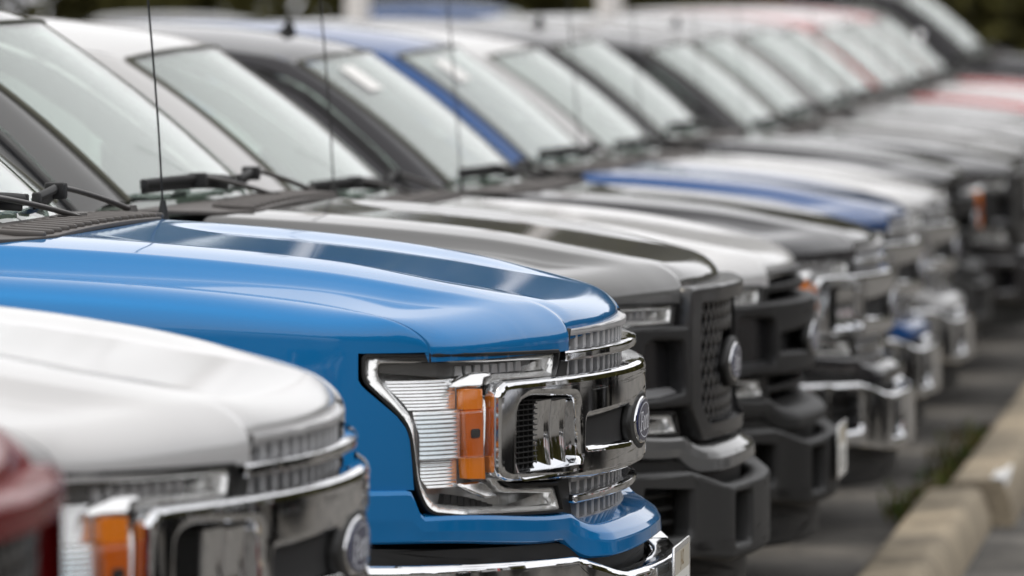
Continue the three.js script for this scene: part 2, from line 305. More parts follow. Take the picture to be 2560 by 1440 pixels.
function makeLamp(parent, side, fine) {
  const h = grp('headlight', parent), put = (name, g, m, label) => {
    let q = Array.isArray(g) ? merge(g) : plain(g);
    if (m === M.trim || m === M.prism || m === M.satin || m === M.lampGrey) { const n = q.attributes.normal, v = new THREE.Vector3(); for (let i = 0; i < n.count; i++) { v.set(n.getX(i), n.getY(i) + .30 * Math.sign(n.getX(i) + n.getZ(i)), n.getZ(i)).normalize(); n.setXYZ(i, v.x, v.y, v.z); } }   // normals tipped up so bright parts mirror sky, as a leaning lamp would
    return obj(name, side > 0 ? q : mirror(q), m, h, label);
  };
  const grow = (e) => LAMP.map(([s, y], i) => { const a = LAMP[(i + LAMP.length - 1) % LAMP.length], b = LAMP[(i + 1) % LAMP.length], tx = b[0] - a[0], ty = b[1] - a[1], l = Math.hypot(tx, ty) || 1; return [s - ty / l * e, y + tx / l * e]; });
  const area = THREE.ShapeUtils.area(V2(LAMP)), sg = area > 0 ? -1 : 1;
  put('gasket', bend(ext(grow(sg * .0055), -.05, -.001, { bev: .002, seg: 1, holes: [LAMP] })), M.black);
  put('reflector', [bend(ext(LAMP, -.075, -.07, { bev: 0 }))], M.lampGrey);
  put('housing_trim', lampTrim(), M.trim);
  put('upper_housing', [bend(ext(rounded([[1.084, 1.152], [1.084, 1.132], [.925, 1.118], [.80, 1.124], [.70, 1.119], [.66, 1.119], [.66, 1.145], [.80, 1.150]], .004), -.05, -.034, { bev: .003 })), bend(ext([[.60, 1.119], [.655, 1.119], [.655, 1.141], [.60, 1.140]], -.045, -.035, { bev: .002 }))], M.lampDark);
  put('upper_reflector', surf(20, 6, (u, v) => { const s = lerp(.560, .70, u); return on(s, lerp(1.1195, lerp(1.137, 1.1215, u), v), -.022 - .014 * v); }, true), M.satin);
  const fins = []; for (let k = 0; k < 8; k++) fins.push(bend(ext([[.66 + k * .03, 1.1215], [.684 + k * .03, 1.1215], [.681 + k * .03, 1.140], [.663 + k * .03, 1.140]], -.034, -.022 - .0009 * k, { bev: .002 })));
  put('light_strip', fins, M.silver);
  const tilt = (y0) => (s, y) => -.15 * (y - y0);
  put('arch_trim', bend(ext(rounded([[.828, 1.098], [.918, 1.100], [.918, 1.112], [.86, 1.128], [.81, 1.128], [.79, 1.121], [.82, 1.115]], .012), -.03, -.012, { bev: .004, seg: 3 }), tilt(1.11)), M.satin); put('arch_trim', bend(ext(rounded([[.822, .914], [.905, .912], [.86, .893], [.81, .878], [.77, .880]], .01), -.03, -.014, { bev: .004, seg: 3 }), tilt(.90)), M.satin);
  put('upper_prism', ribs((y) => 1.020 + .052 * sst(1.052, 1.12, y), 1.058, .896, 1.117, -.026, .0005, 9, false, .004), M.prism);
  put('middle_prism', [ribs((y) => .998 + .016 * sst(1.0, 1.06, y), .962, .891, 1.057, -.018, .0006, 11, false)], M.prism);
  put('lower_prism', ribs((y) => .992 - .02 * sst(.93, .90, y), .905, .892, .961, -.026, .0005, 8, false), M.prism);
  const am = (poly, d) => bend(ext(rounded(poly, .003), d, d + .02, { bev: .002 }));
  put('turn_signal', [am([[.834, 1.055], [.893, 1.056], [.893, 1.097], [.834, 1.095]], -.026), am([[.824, .917], [.884, .921], [.889, .963], [.828, .962]], -.026)], M.amber);
  put('turn_signal', [am([[.832, .961], [.884, .962], [.889, 1.055], [.834, 1.055]], -.0245)], M.amberDeep);
  put('marker_bulb', bend(ext(rect(.848, 1.000, .874, 1.018, .006), -.006, -.0005, { bev: .002 })), M.greyPlastic);
  const led = []; for (let k = 0; k < 11; k++) { const s = .925 - k * .0205, y = .897 - k * .0024 - .00022 * k * k; led.push(bend(ext([[s, y - .004], [s - .0165, y - .006], [s - .0165, y - .026 + k * .0006], [s + .004, y - .024 + k * .0006]], -.045, -.028, { bev: .002 }))); }
  put('daytime_light', led.slice(0, 8), M.darkGrey); put('daytime_light', led.slice(8), M.satin);
  put('lower_reflector', surf(20, 6, (u, v) => { const s = lerp(.545, .70, u); return on(s, lerp(.850 + .003 * u, lerp(.871, .857, u), v), -.022 - .016 * v); }, true), M.satin);
  put('lens_ridge', bend(ext(rounded([[.832, .962], [1.012, .962], [1.016, 1.056], [.836, 1.053]], .012), -.006, .009, { bev: .006, seg: 4 })), M.lensRib);
  { const g = bend(new TessellateModifier(.03, 6).modify(new THREE.ShapeGeometry(new THREE.Shape(V2(LAMP))).toNonIndexed())); put('lens', g, M.lens); }
  return h;
}
const BAR = (() => { const q = rounded([[.818, .925, .03], [.818, 1.09, .03], [.795, 1.107, .03], [.40, 1.106], [-.40, 1.106], [-.795, 1.107, .03], [-.818, 1.09, .03], [-.818, .925, .03], [-.782, .910, .03], [-.40, .894], [.40, .894], [.782, .910, .03]], .01); return q; })();
const NOSTRIL = (g) => rounded([[g * .752, .945, .03], [g * .748, 1.060, .03], [g * .70, 1.074, .03], [g * .49, 1.062, .025], [g * .478, .93, .02], [g * .735, .922, .03]], .02);
const SLOT = (g) => rounded([[g * .448, .963], [g * .443, 1.014], [g * .14, 1.022], [g * .10, .985], [g * .14, .953]], .006);
const BARD = 0;
function emblemTexture() {
  return canvasTex(512, 224, (c, w, h) => {
    c.fillStyle = '#0b1a4a'; c.fillRect(0, 0, w, h);
    c.strokeStyle = '#d9dde6'; c.lineWidth = 7; c.beginPath(); c.ellipse(w / 2, h / 2, w * .445, h * .42, 0, 0, 7); c.stroke();
    c.fillStyle = '#e6e9f0'; c.font = 'italic bold 150px serif'; c.textAlign = 'center'; c.textBaseline = 'middle'; c.fillText('Ford', w / 2 - 6, h / 2 + 4);
  });
}
M.emblem = mat(1, 1, 1, 0.25, 0, { map: emblemTexture(), clearcoat: .3, specularIntensity: .3 });
function addEmblem(parent, back = 0) {
  const e = grp('emblem', parent), y0 = .985, set = back ? () => -back : null;
  obj('surround', bend(ext(ellipse(0, y0, .165, .064), .0, .026, { bev: .012, seg: 5, edge: .02, crease: .8 }), set), M.black, e);
  obj('ring', bend(ext(ellipse(0, y0, .120, .049), .014, .030, { bev: .005, seg: 4, holes: [ellipse(0, y0, .109, .042)], edge: .02, crease: .9 }), set), M.chrome, e);
  const face = plain(bend(ext(ellipse(0, y0, .112, .0445), .014, .0325, { bev: .004, edge: .02 }), set)), p = face.attributes.position, uv = face.attributes.uv;
  for (let i = 0; i < p.count; i++) uv.setXY(i, .5 - p.getZ(i) / .212, .5 + (p.getY(i) - y0) / .084);
  obj('oval', face, M.emblem, e);
}
function chromeGrille(root, fine) {
  const g = grp('grille', root);
  const bar = bend(ext(BAR, -.04, .024, { bev: .015, seg: 5, holes: [NOSTRIL(1), NOSTRIL(-1), SLOT(1), SLOT(-1)], edge: .03, crease: .55 }), () => BARD);
  obj('grille_bar', bar, M.chrome, g);
  for (const k of [1, -1]) {
    const B = (q) => k > 0 ? plain(q) : mirror(q), half = (s0, s1, amp) => surf(28, 12, (u, v) => { const s = lerp(s0, s1, u); return on(s, lerp(.930, 1.062, v), -.014 + amp * Math.sin(u * Math.PI) - .005 * Math.sin(v * Math.PI)); }, true);
    obj('nostril_back', B(bend(ext(rect(.46, .915, .76, 1.08), -.035, -.030, { bev: 0 }))), M.blackGloss, g);
    obj('slot_back', B(bend(ext(rect(.08, .94, .46, 1.03), -.01, .006, { bev: 0 }))), M.dark, g);
    const mesh = []; for (let i = 0; i < 12; i++) mesh.push(bend(ext(rect(.640, .94 + i * .0105, .75, .9425 + i * .0105), -.014, .003, { bev: .001, edge: .05 })));
    for (let i = 0; i < 5; i++) mesh.push(bend(ext(rect(.655 + i * .019, .93, .657 + i * .019, 1.07), -.014, .001, { bev: 0, edge: .05 })));
    mesh.push(bend(ext(rect(.632, .92, .76, 1.075), -.020, -.014, { bev: 0, edge: .05 })));
    obj('nostril_mesh', B(merge(mesh)), M.black, g);
    for (const [s0, s1, amp] of [[.634, .622, .010], [.622, .560, .020], [.554, .547, .008], [.541, .486, .018]]) obj('nostril_fin', B(half(s0, s1, amp)), M.chrome, g);
    obj('nostril_floor', B(surf(20, 6, (u, v) => on(lerp(.735, .487, u), .926 + .022 * (1 - v), .014 - .04 * (1 - v)), true)), M.chrome, g);
    obj('nostril_top', B(surf(20, 6, (u, v) => on(lerp(.735, .487, u), 1.068 - .012 * (1 - v) - .008 * u, .012 - .04 * (1 - v)), false)), M.darkGrey, g);
  }
  slatInsert(g, fine, 1.100, 1.192, .437, -.030, 1.132, 1.153, .50, 'upper');
  slatInsert(g, fine, .806, .896, .425, -.030, .844, .862, .455, 'lower');
  obj('side_frame', both(merge(bend(ext(rounded([[.445, 1.196], [.452, 1.196], [.527, 1.100], [.470, 1.100]], .003), -.05, -.012, { bev: .003 })), bend(ext(rounded([[.418, .806], [.50, .83], [.525, .892], [.44, .896]], .003), -.06, -.02, { bev: .003 })))), M.black, g);
  addEmblem(g);
}
const slatBase = {};
function slatInsert(g, fine, y0, y1, half, d, b0, b1, barHalf, key) {
  obj('grille_back', bend(ext(rect(-half - .06, y0, half + .06, y1 - .006), d - .06, d - .05, { bev: 0, edge: .06 })), M.dark, g);
  obj('grille_frame', [bend(ext(rect(-half - .004, y1 - .012, half + .004, y1 + .001, .003), d - .02, d + .012, { bev: .003 })), bend(ext(rect(-half - .02, y0 - .004, half + .02, y0 + .004, .002), d - .03, d + .006, { bev: .002 })), bend(ext(rect(-half, b0 - .004, half, b1 + .004), d - .04, d - .008, { bev: .002 }))], M.slat, g);
  obj('grille_strip', bend(ext(rect(-barHalf, b0, barHalf, b1, .004), d - .02, d + .034, { bev: .007, seg: 4, crease: .6 })), M.chrome, g);
  const all = [], n = 8;
  for (let i = -n; i <= n; i++) for (const [a, b] of [[y0, b0], [b1, y1 - .008]]) {
    const s = i / n * (half - .012), w = .0075, lean = 0, q = bend(ext([[s - w, a], [s + w, a], [s + w + lean, b], [s - w + lean, b]], d - .035, d + .002, { bev: .002, seg: 1, edge: 0 }));
    if (fine) obj('grille_slat', q, M.slat, g); else all.push(q);
  }
  if (!fine) obj('grille_slats', all, M.slat, g).userData.kind = 'stuff';
}
function sportGrille(root) {                                // painted surround, black bar ends, diamond mesh
  const g = grp('grille', root);
  const outer = rounded([[.50, 1.192], [.505, 1.10], [.50, .90], [.42, .81], [-.42, .81], [-.50, .90], [-.505, 1.10], [-.50, 1.192]], .02), inner = rounded([[.445, 1.165], [.45, 1.0], [.44, .90], [.38, .838], [-.38, .838], [-.44, .90], [-.45, 1.0], [-.445, 1.165]], .02);
  obj('grille_surround', bend(ext(outer, -.05, .022, { bev: .012, seg: 4, holes: [inner], crease: .6 }), () => .004), M.surround, g);
  const arm = (k) => rounded([[k * .834, .925, .03], [k * .834, 1.09, .03], [k * .81, 1.107, .03], [k * .50, 1.100], [k * .50, .90], [k * .795, .910, .03]], .012);
  obj('grille_bar', [1, -1].map((k) => bend(ext(arm(k), -.04, .024, { bev: .012, seg: 4, holes: [NOSTRIL2(k)], crease: .6 }), () => BARD)), M.darkGrey, g);
  for (const B of [plain, mirror]) obj('nostril_back', B(bend(ext(rect(.51, .915, .76, 1.08), -.03, -.02, { bev: 0 }))), M.blackGloss, g);
  for (const B of [plain, mirror]) obj('nostril_floor', B(surf(20, 6, (u, v) => on(lerp(.735, .525, u), .932 + .024 * (1 - v), BARD + .016 - .05 * (1 - v)), true)), M.silver, g);
  obj('grille_back', bend(ext(inner, -.06, -.055, { bev: 0 })), M.dark, g);
  const cells = [];                                         // diamonds of the mesh: short bent bars
  const add = (s, y, ds, dy) => { const l = Math.hypot(ds, dy), ux = ds / l, uy = dy / l, w = .006; cells.push(bend(ext([[s - uy * w, y + ux * w], [s + uy * w, y - ux * w], [s + ds + uy * w, y + dy - ux * w], [s + ds - uy * w, y + dy + ux * w]], -.035, -.005, { bev: .0015, seg: 1, edge: 0 }))); };
  for (let j = 0; j < 10; j++) for (let i = -9; i <= 9; i++) { const s = i * .050 + (j % 2) * .025, y = .838 + j * .033; if (Math.abs(s) > .43 || (y < .9 && Math.abs(s) > .38) || y > 1.14) continue; if (Math.hypot(s / .17, (y - .985) / .07) < 1) continue; add(s, y, .025, .033); add(s, y, -.025, .033); }
  obj('grille_mesh', cells, M.blackGloss, g).userData.kind = 'stuff';
  addEmblem(g, .012);
}
const NOSTRIL2 = (g) => rounded([[g * .752, .945, .03], [g * .748, 1.060, .03], [g * .70, 1.072, .03], [g * .54, 1.062, .02], [g * .528, .938, .02], [g * .735, .930, .03]], .02);
function workGrille(root) {                                 // dark bar, black insert with level bars
  const g = grp('grille', root);
  obj('grille_bar', bend(ext(BAR, -.04, .024, { bev: .012, seg: 4, holes: [NOSTRIL(1), NOSTRIL(-1), SLOT(1), SLOT(-1)], edge: .035, crease: .6 }), () => BARD), M.darkGrey, g);
  for (const B of [plain, mirror]) { obj('nostril_back', B(bend(ext(rect(.46, .915, .76, 1.08), -.02, -.01, { bev: 0 }))), M.blackGloss, g); obj('slot_back', B(bend(ext(rect(.08, .94, .46, 1.03), -.04, -.036, { bev: 0 }))), M.dark, g); }
  for (const B of [plain, mirror]) obj('nostril_floor', B(surf(20, 6, (u, v) => on(lerp(.735, .487, u), .926 + .024 * (1 - v), BARD + .016 - .05 * (1 - v)), true)), M.darkGrey, g);
  for (const [y0, y1, b0, b1] of [[1.100, 1.190, 1.132, 1.156], [.806, .896, .842, .862]]) {
    obj('grille_back', bend(ext(rect(-.50, y0, .50, y1), -.12, -.11, { bev: 0, edge: .06 })), M.dark, g);
    obj('grille_strip', bend(ext(rect(-.47, b0, .47, b1, .004), -.08, -.012, { bev: .006, seg: 3 })), M.darkGrey, g);
    obj('grille_frame', [bend(ext(rect(-.47, y1 - .008, .47, y1, .003), -.06, -.02, { bev: .003 })), bend(ext(rect(-.47, y0, .47, y0 + .008, .003), -.06, -.015, { bev: .003 }))], M.darkGrey, g);
  }
  obj('side_frame', both(merge(bend(ext(rounded([[.445, 1.196], [.452, 1.196], [.527, 1.100], [.470, 1.100]], .003), -.05, -.012, { bev: .003 })), bend(ext(rounded([[.418, .806], [.50, .83], [.525, .892], [.44, .896]], .003), -.06, -.02, { bev: .003 })))), M.black, g);
  addEmblem(g);
}

/* ---------------------------------------------------------------- pickup: cab, bed, wheels */
const ROOF = [[-3.85, 1.86], [-3.7, 1.905], [-3.4, 1.932], [-2.8, 1.944], [-2.33, 1.926], [-2.08, 1.898], [-1.95, 1.876], [-1.82, 1.845]];
const roofY = (x) => curve(ROOF, x), crown = (z) => .066 * Math.abs(z / .62) ** 2.3;
const wsBottom = (z) => [-1.27 - .20 * z * z - .01 * Math.abs(z), 1.393 + .012 * Math.abs(z), z], wsTop = (z) => { const x = -1.815 - .27 * z * z * 1.3; return [x, roofY(x) - crown(z) - .002, z]; };
function wsPoint(u, v) {                                   // u -1..1 across, v 0 bottom .. 1 top
  const a = wsBottom(u * .80), b = wsTop(u * .62), k = Math.sin(v * Math.PI) * .018;
  return [lerp(a[0], b[0], v) + k * .55, lerp(a[1], b[1], v) + k * .85, lerp(a[2], b[2], v)];
}
const sideZ = (y) => y > 1.30 ? 0.968 - (y - 1.30) * .49 - .18 * (y - 1.30) ** 2 : lerp(1.0, .968, sst(1.12, 1.30, y) ** 1.3) - .012 * sst(.62, .46, y) * 4;
function onSide(g, base = 0, k = 1) {                       // drapes a slab drawn in (x, y, depth) on the flank
  const q = plain(g), p = q.attributes.position, n = q.attributes.normal;
  for (let i = 0; i < p.count; i++) {
    const y = p.getY(i), dz = (sideZ(y + .003) - sideZ(y - .003)) / .006, l = Math.hypot(1, dz), d = p.getZ(i) + base;
    p.setXYZ(i, p.getX(i), y - dz / l * d, sideZ(y) + d / l);
    const v = new THREE.Vector3(n.getX(i), n.getY(i) - dz * n.getZ(i), n.getZ(i) + dz * n.getY(i)).normalize(); n.setXYZ(i, v.x, v.y, v.z);
  }
  return q;
}
const PIL = [[-1.50, 1.37], [-1.56, 1.445], [-1.70, 1.57], [-1.90, 1.72], [-2.08, 1.795], [-2.4, 1.828], [-3.0, 1.838], [-3.5, 1.832], [-3.68, 1.80]];   // pillar and rail line
const pilY = (x) => curve([...PIL].reverse(), x);
const WIN_F = rounded([[-1.60, 1.285], [-1.655, 1.40], [-1.86, 1.60], [-2.02, 1.715], [-2.16, 1.765], [-2.62, 1.785], [-2.62, 1.335], [-2.10, 1.325], [-2.03, 1.285]], .02);
const WIN_R = rounded([[-2.74, 1.335], [-2.74, 1.785], [-3.40, 1.775], [-3.53, 1.70], [-3.58, 1.345]], .03);
const CAB = (() => {
  const o = {};
  const pil = PIL.slice(0, -1);
  const line = [[-1.552, .47], [-1.552, 1.315], ...pil, [-3.68, 1.80], [-3.75, 1.32], [-3.75, .47]];
  o.side = both(onSide(ext(line, -.035, -.008, { bev: .003, seg: 1, holes: [WIN_F.map((p) => p), WIN_R], edge: .09 })));
  const doorF = rounded([[-1.575, .50], [-1.575, 1.30], [-1.60, 1.43], [-1.745, 1.565], [-1.93, 1.705], [-2.09, 1.775], [-2.3, 1.802], [-2.675, 1.812], [-2.675, .50]], .02);
  const doorR = rounded([[-2.69, .50], [-2.69, 1.812], [-3.45, 1.803], [-3.60, 1.70], [-3.64, 1.20], [-3.52, .93], [-3.50, .50]], .03);
  o.doorF = onSide(ext(doorF, -.006, .004, { bev: .003, seg: 2, holes: [WIN_F], edge: .08 })); o.doorR = onSide(ext(doorR, -.006, .004, { bev: .003, seg: 2, holes: [WIN_R], edge: .08 }));
  const pane = (w) => onSide(new TessellateModifier(.1, 5).modify(new THREE.ShapeGeometry(new THREE.Shape(V2(w))).toNonIndexed()), -.014);
  o.paneF = pane(WIN_F); o.paneR = pane(WIN_R);
  // pillar skin between the windscreen's edge and the rail line, then the roof
  const edgeIn = (t) => { if (t < .5) return wsPoint(1.006, t * 2); const x = lerp(wsPoint(1, 1)[0], -3.68, (t - .5) * 2); return [x, roofY(x) - crown(.62), .62]; };
  const edgeOut = (t) => { const x = t < .5 ? lerp(-1.485, -2.05, t * 2) : lerp(-2.05, -3.70, (t - .5) * 2), y = t < .001 ? 1.37 : pilY(x); return [x, y, sideZ(y) - .006]; };
  const skin = surf(90, 12, (u, v) => { const a = edgeIn(u), b = edgeOut(u), k = Math.sin(v * Math.PI) * .016; return [lerp(a[0], b[0], v) + k * .25, lerp(a[1], b[1], v) + k, lerp(a[2], b[2], v) + k * .5]; }, true);
  const roof = surf(60, 60, (u, v) => { const z = lerp(-.62, .62, u), x = lerp(wsTop(z)[0], -3.75, v); return [x, roofY(x) - crown(z) + .004 * sst(0, .05, v), z]; }, false);
  const rear = surf(40, 10, (u, v) => { const t = u * 2 - 1, y = lerp(1.86, .9, v); return [-3.75 - .01 * v, v === 0 ? roofY(-3.75) - crown(t * .62) : y, t * lerp(.62, .99, v)]; }, true);
  o.shell = merge(both(skin), roof, rear);
  o.glass = merge(surf(60, 32, (u, v) => wsPoint(u * 2 - 1, v * 1.04 - .04), true), surf(60, 30, (u, v) => { const p = wsPoint((u * 2 - 1) * .995, v); return [p[0] - .003, p[1] - .006, p[2]]; }, true));
  const sealPts = (g) => [...Array(13)].map((_, i) => { const p = wsPoint(g, i / 12); return [p[0] + .002, p[1] + .003, p[2] + .004 * g]; });
  o.seal = merge(tube(sealPts(1), .009, 40, 6), tube(sealPts(-1), .009, 40, 6), tube([...Array(15)].map((_, i) => wsPoint(-1 + i / 7, 1)), .007, 40, 6));
  o.doorSeal = both(tube([[-1.50, 1.372], [-1.575, 1.44], [-1.72, 1.563], [-1.91, 1.705], [-2.08, 1.78]].map(([x, y]) => [x, y, sideZ(y) + .004]), .008, 40, 6));
  o.rearGlass = surf(20, 10, (u, v) => [-3.772 + .0 * v, lerp(1.75, 1.40, v), lerp(-.55, .55, u)], true);
  o.floor = merge(box(-3.7, .42, -.93, -1.5, .50, .93), box(-1.6, .5, -.9, -1.5, 1.33, .9), box(-3.74, .5, -.9, -3.66, 1.30, .9));
  o.dash = merge(ext(rounded([[-1.36, 1.30], [-1.36, 1.375], [-1.50, 1.385], [-1.78, 1.33], [-1.85, 1.20], [-1.80, .85], [-1.5, .85]], .04), -.80, .80, { bev: .02, edge: 0 }));
  const one = (x, z) => { const back = ext(rounded([[-.24, 0], [.24, 0], [.22, .62], [-.22, .62]], .06), -.06, .06, { bev: .035, seg: 3, edge: 0 }); back.rotateY(Math.PI / 2); back.rotateZ(.32); back.translate(x - .1, .92, z); const head = ext(rounded([[-.14, 0], [.14, 0], [.13, .2], [-.13, .2]], .05), -.04, .04, { bev: .025, seg: 3, edge: 0 }); head.rotateY(Math.PI / 2); head.rotateZ(.2); head.translate(x - .33, 1.53, z); const base = box(x - .1, .72, z - .26, x + .42, .92, z + .26, .04); return merge(back, head, base); };
  o.seats = [one(-2.55, .40), one(-2.55, -.40), one(-3.35, .45), one(-3.35, -.45)];
  const wheel = new THREE.TorusGeometry(.185, .016, 10, 40); wheel.rotateY(Math.PI / 2); wheel.rotateZ(.42); wheel.translate(-1.98, 1.18, -.40); o.steer = wheel;
  return o;
})();
const BED = (() => {
  const flank = rounded([[-3.80, .55], [-3.80, 1.345], [-5.78, 1.345], [-5.83, 1.30], [-5.83, .58], [-5.12, .56], [-5.13, .62]].concat([...Array(13)].map((_, i) => { const a = Math.PI * (1 - (i + .5) / 13); return [-4.61 + Math.cos(a) * .49, .42 + Math.sin(a) * .49]; })).concat([[-4.12, .55]]), .006);
  const side = both(onSide(ext(flank, -.05, 0, { bev: .008, seg: 2, edge: .1 })));
  return { side, floor: merge(box(-5.80, .82, -.92, -3.80, .86, .92), box(-3.84, .60, -.94, -3.80, 1.33, .94), box(-5.7, .34, -.42, -.35, .62, .42), box(-1.56, .38, -.88, -.42, 1.10, .88), box(-5.80, .50, -.90, -5.72, .80, .90)),
    gate: box(-5.86, .84, -.80, -5.80, 1.34, .80, .012), lamp: box(-5.855, .92, .815, -5.78, 1.32, 1.0, .012), rearBumper: box(-5.98, .50, -.98, -5.80, .68, .98, .03) };
})();
const WHEEL = (() => {
  const prof = [[.26, -.12], [.30, -.135], [.36, -.14], [.39, -.125], [.402, -.09], [.405, -.03], [.405, .03], [.402, .09], [.39, .125], [.36, .14], [.30, .135], [.26, .12]];
  const tyre = new THREE.LatheGeometry(V2(prof), 56); tyre.rotateX(Math.PI / 2);
  const rim = []; const l = new THREE.LatheGeometry(V2([[.262, -.11], [.262, .10], [.25, .112], [.238, .10], [.235, -.05], [.02, -.05]]), 48); l.rotateX(Math.PI / 2); rim.push(l);
  for (let i = 0; i < 6; i++) { const s = ext(rounded([[.05, -.045], [.24, -.03], [.24, .03], [.05, .045]], .01), .05, .085, { bev: .01, edge: 0 }); s.rotateZ(i * Math.PI / 3); rim.push(s); }
  const c = new THREE.CylinderGeometry(.06, .065, .06, 24); c.rotateX(Math.PI / 2); c.translate(0, 0, .07); rim.push(c);
  return { tyre, rim: merge(rim) };
})();
function cowlGeometry() {                                   // plastic grille below the windscreen, with slots cut through
  const Y = (x, z) => 1.381 + .010 * sst(-1.18, -1.27, x) - .018 * z * z + .004;
  const edge = []; for (let i = 0; i <= 24; i++) { const z = -.84 + 1.68 * i / 24; edge.push([z, X_REAR(z) - .004]); }
  for (let i = 24; i >= 0; i--) { const z = -.84 + 1.68 * i / 24; edge.push([z, wsBottom(clamp(z, -.8, .8))[0] - .01]); }
  const holes = [];
  for (const [a, b, x0, len, n] of [[-.66, -.02, -1.134, .090, 8], [.06, .60, -1.136, .10, 7]]) for (let i = 0; i < n; i++) { const z = lerp(a, b, (i + .5) / n), w = (b - a) / n * .30; holes.push([[z - w, x0], [z + w, x0], [z + w + .012, x0 - len], [z - w + .012, x0 - len]]); }
  const lay = (g) => { const q = plain(g), p = q.attributes.position, n = q.attributes.normal; for (let i = 0; i < p.count; i++) { const z = p.getX(i), x = p.getY(i), h = p.getZ(i); p.setXYZ(i, x, Y(x, z) + h, z); n.setXYZ(i, n.getY(i), n.getZ(i), n.getX(i)); } return q; };
  const bars = []; for (const [a, b, n] of [[-.66, -.02, 8], [.06, .60, 7]]) for (let i = 0; i <= n; i++) { const z = lerp(a, b, i / n); bars.push(lay(ext(rounded([[z - .012, -1.132], [z + .012, -1.132], [z + .022, -1.235], [z - .002, -1.235]], .004), 0, .013, { bev: .005, seg: 2, edge: 0 }))); }
  return { bars: merge(bars), top: lay(ext(edge, -.006, .004, { bev: .003, seg: 2, holes, edge: .06 })), under: lay(ext(edge, -.03, -.026, { bev: 0, edge: .1 })) };
}
function wiperGeometry(g) {                                 // g 0: kerbside arm, 1: the other
  const P = (z, h, f = 0) => { const b = wsPoint(clamp(z / .8, -1, 1), f); return [b[0] + h * .5, b[1] + h, b[2]]; };
  const z0 = g ? -.04 : .70, z1 = g ? -.62 : .08, pts = [...Array(9)].map((_, i) => { const t = i / 8; return P(lerp(z0, z1, t), .022 + .008 * Math.sin(t * Math.PI), .05); });
  const zp = g ? -.60 : .0, zm = (z0 + z1) / 2, m = P(zm, .034, .05);
  const flat = (pp, w, h) => { const t = tube(pp, 1, 24, 8), a = t.attributes.position, c = new THREE.CatmullRomCurve3(pp.map((p) => new THREE.Vector3(...p))); for (let i = 0; i < a.count; i++) { const k = Math.floor(i / 9) / 24, o = c.getPointAt(Math.min(1, k)); a.setXYZ(i, o.x + (a.getX(i) - o.x) * w, o.y + (a.getY(i) - o.y) * h, o.z + (a.getZ(i) - o.z) * w); } t.computeVertexNormals(); return t; };
  const piv = [-1.205, 1.398, zp - (g ? .05 : .10)];
  const arm = [flat([piv, [lerp(piv[0], m[0], .35), lerp(piv[1], m[1], .38) + .003, lerp(piv[2], m[2], .35)], [lerp(piv[0], m[0], .7), lerp(piv[1], m[1], .74) + .003, lerp(piv[2], m[2], .7)], [m[0], m[1] + .002, m[2]]], .011, .006)];
  const cap = new THREE.CylinderGeometry(.015, .02, .026, 20); cap.translate(piv[0], piv[1] - .004, piv[2]); arm.push(cap);
  const clip = box(m[0] - .022, m[1] - .026, m[2] - .022, m[0] + .022, m[1] + .010, m[2] + .022, .006);
  return { blade: merge(flat(pts, .008, .011), ...[0, 8].map((i) => box(pts[i][0] - .009, pts[i][1] - .014, pts[i][2] - .012, pts[i][0] + .009, pts[i][1] + .011, pts[i][2] + .012, .005))), rubber: flat(pts.map((p) => [p[0] - .006, p[1] - .014, p[2]]), .003, .012), arm: merge(arm), clip };
}
function mirrorGeometry() {
  const h = ext(rounded([[-.14, -.13], [.13, -.13], [.15, .10], [-.12, .14]], .05), -.06, .06, { bev: .03, seg: 4, edge: 0 }); h.rotateY(Math.PI / 2); h.rotateY(0); h.translate(-1.78, 1.42, 1.15);
  const cap = ext(rounded([[-.13, .0], [.14, .0], [.145, .10], [-.12, .135]], .04), -.02, .035, { bev: .02, seg: 4, edge: 0 }); cap.rotateY(Math.PI / 2); cap.translate(-1.745, 1.425, 1.15);
  const glass = ext(rect(-.12, -.11, .12, .11, .03), 0, .004, { bev: .001, edge: 0 }); glass.rotateY(Math.PI / 2); glass.translate(-1.846, 1.42, 1.15);
  return { body: merge(h, tube([[-1.72, 1.30, .97], [-1.75, 1.33, 1.03], [-1.78, 1.36, 1.08]], .03, 12, 10)), cap, glass };
}
M.plate = mat(1, 1, 1, 0.5, 0, { map: canvasTex(256, 128, (c, w, h) => {
  c.fillStyle = '#c9c3b4'; c.fillRect(0, 0, w, h); c.fillStyle = '#f0efe9'; c.fillRect(0, h * .36, w, h * .64);
  c.fillStyle = '#7a5c22'; c.textAlign = 'center'; c.textBaseline = 'middle'; c.font = 'bold 36px sans-serif'; c.fillText('JAZ', w / 2, h * .19); c.fillStyle = '#25292e'; c.font = 'bold 76px sans-serif'; c.fillText('UUU', w / 2, h * .69);
}) });

const G = { hood: hoodGeometry(), fender: fenderGeometry(), valance: valanceGeometry(), bumper: bumperGeometry(), insert: bumperInsert(), cowl: cowlGeometry(), w0: wiperGeometry(0), w1: wiperGeometry(1), mirror: mirrorGeometry() };
G.gap = bend(ext([[-1.30, .735], [-1.30, .80], [-.53, .77], [-.40, .745], [.40, .745], [.53, .77], [1.30, .80], [1.30, .735], [.53, .735], [.42, .69], [-.42, .69], [-.53, .735]], -.03, -.012, { bev: 0, edge: .06 }), (s) => bulge(s) * .9);
G.bay = surf(40, 30, (u, v) => { const p = hoodPoint((u * 2 - 1) * .999, v * .97); return [p[0] - .01, p[1] - .05, p[2] * .99]; }, true);
G.inner = both(surf(60, 2, (u, v) => { const s = lerp(1.10, 1.9, u), p = plan(s), d = .12 * sst(.97, 1.25, s), x = p.x - d * p.nx; return [x - .02, hoodEdgeY(x) - .035, p.z - d * p.nz + .05 - .12 * v]; }, true));
G.well = both(surf(40, 4, (u, v) => { const a = Math.PI * u; return [-.93 + Math.cos(a) * .50, .40 + Math.sin(a) * .50, .93 - .45 * v]; }, false));
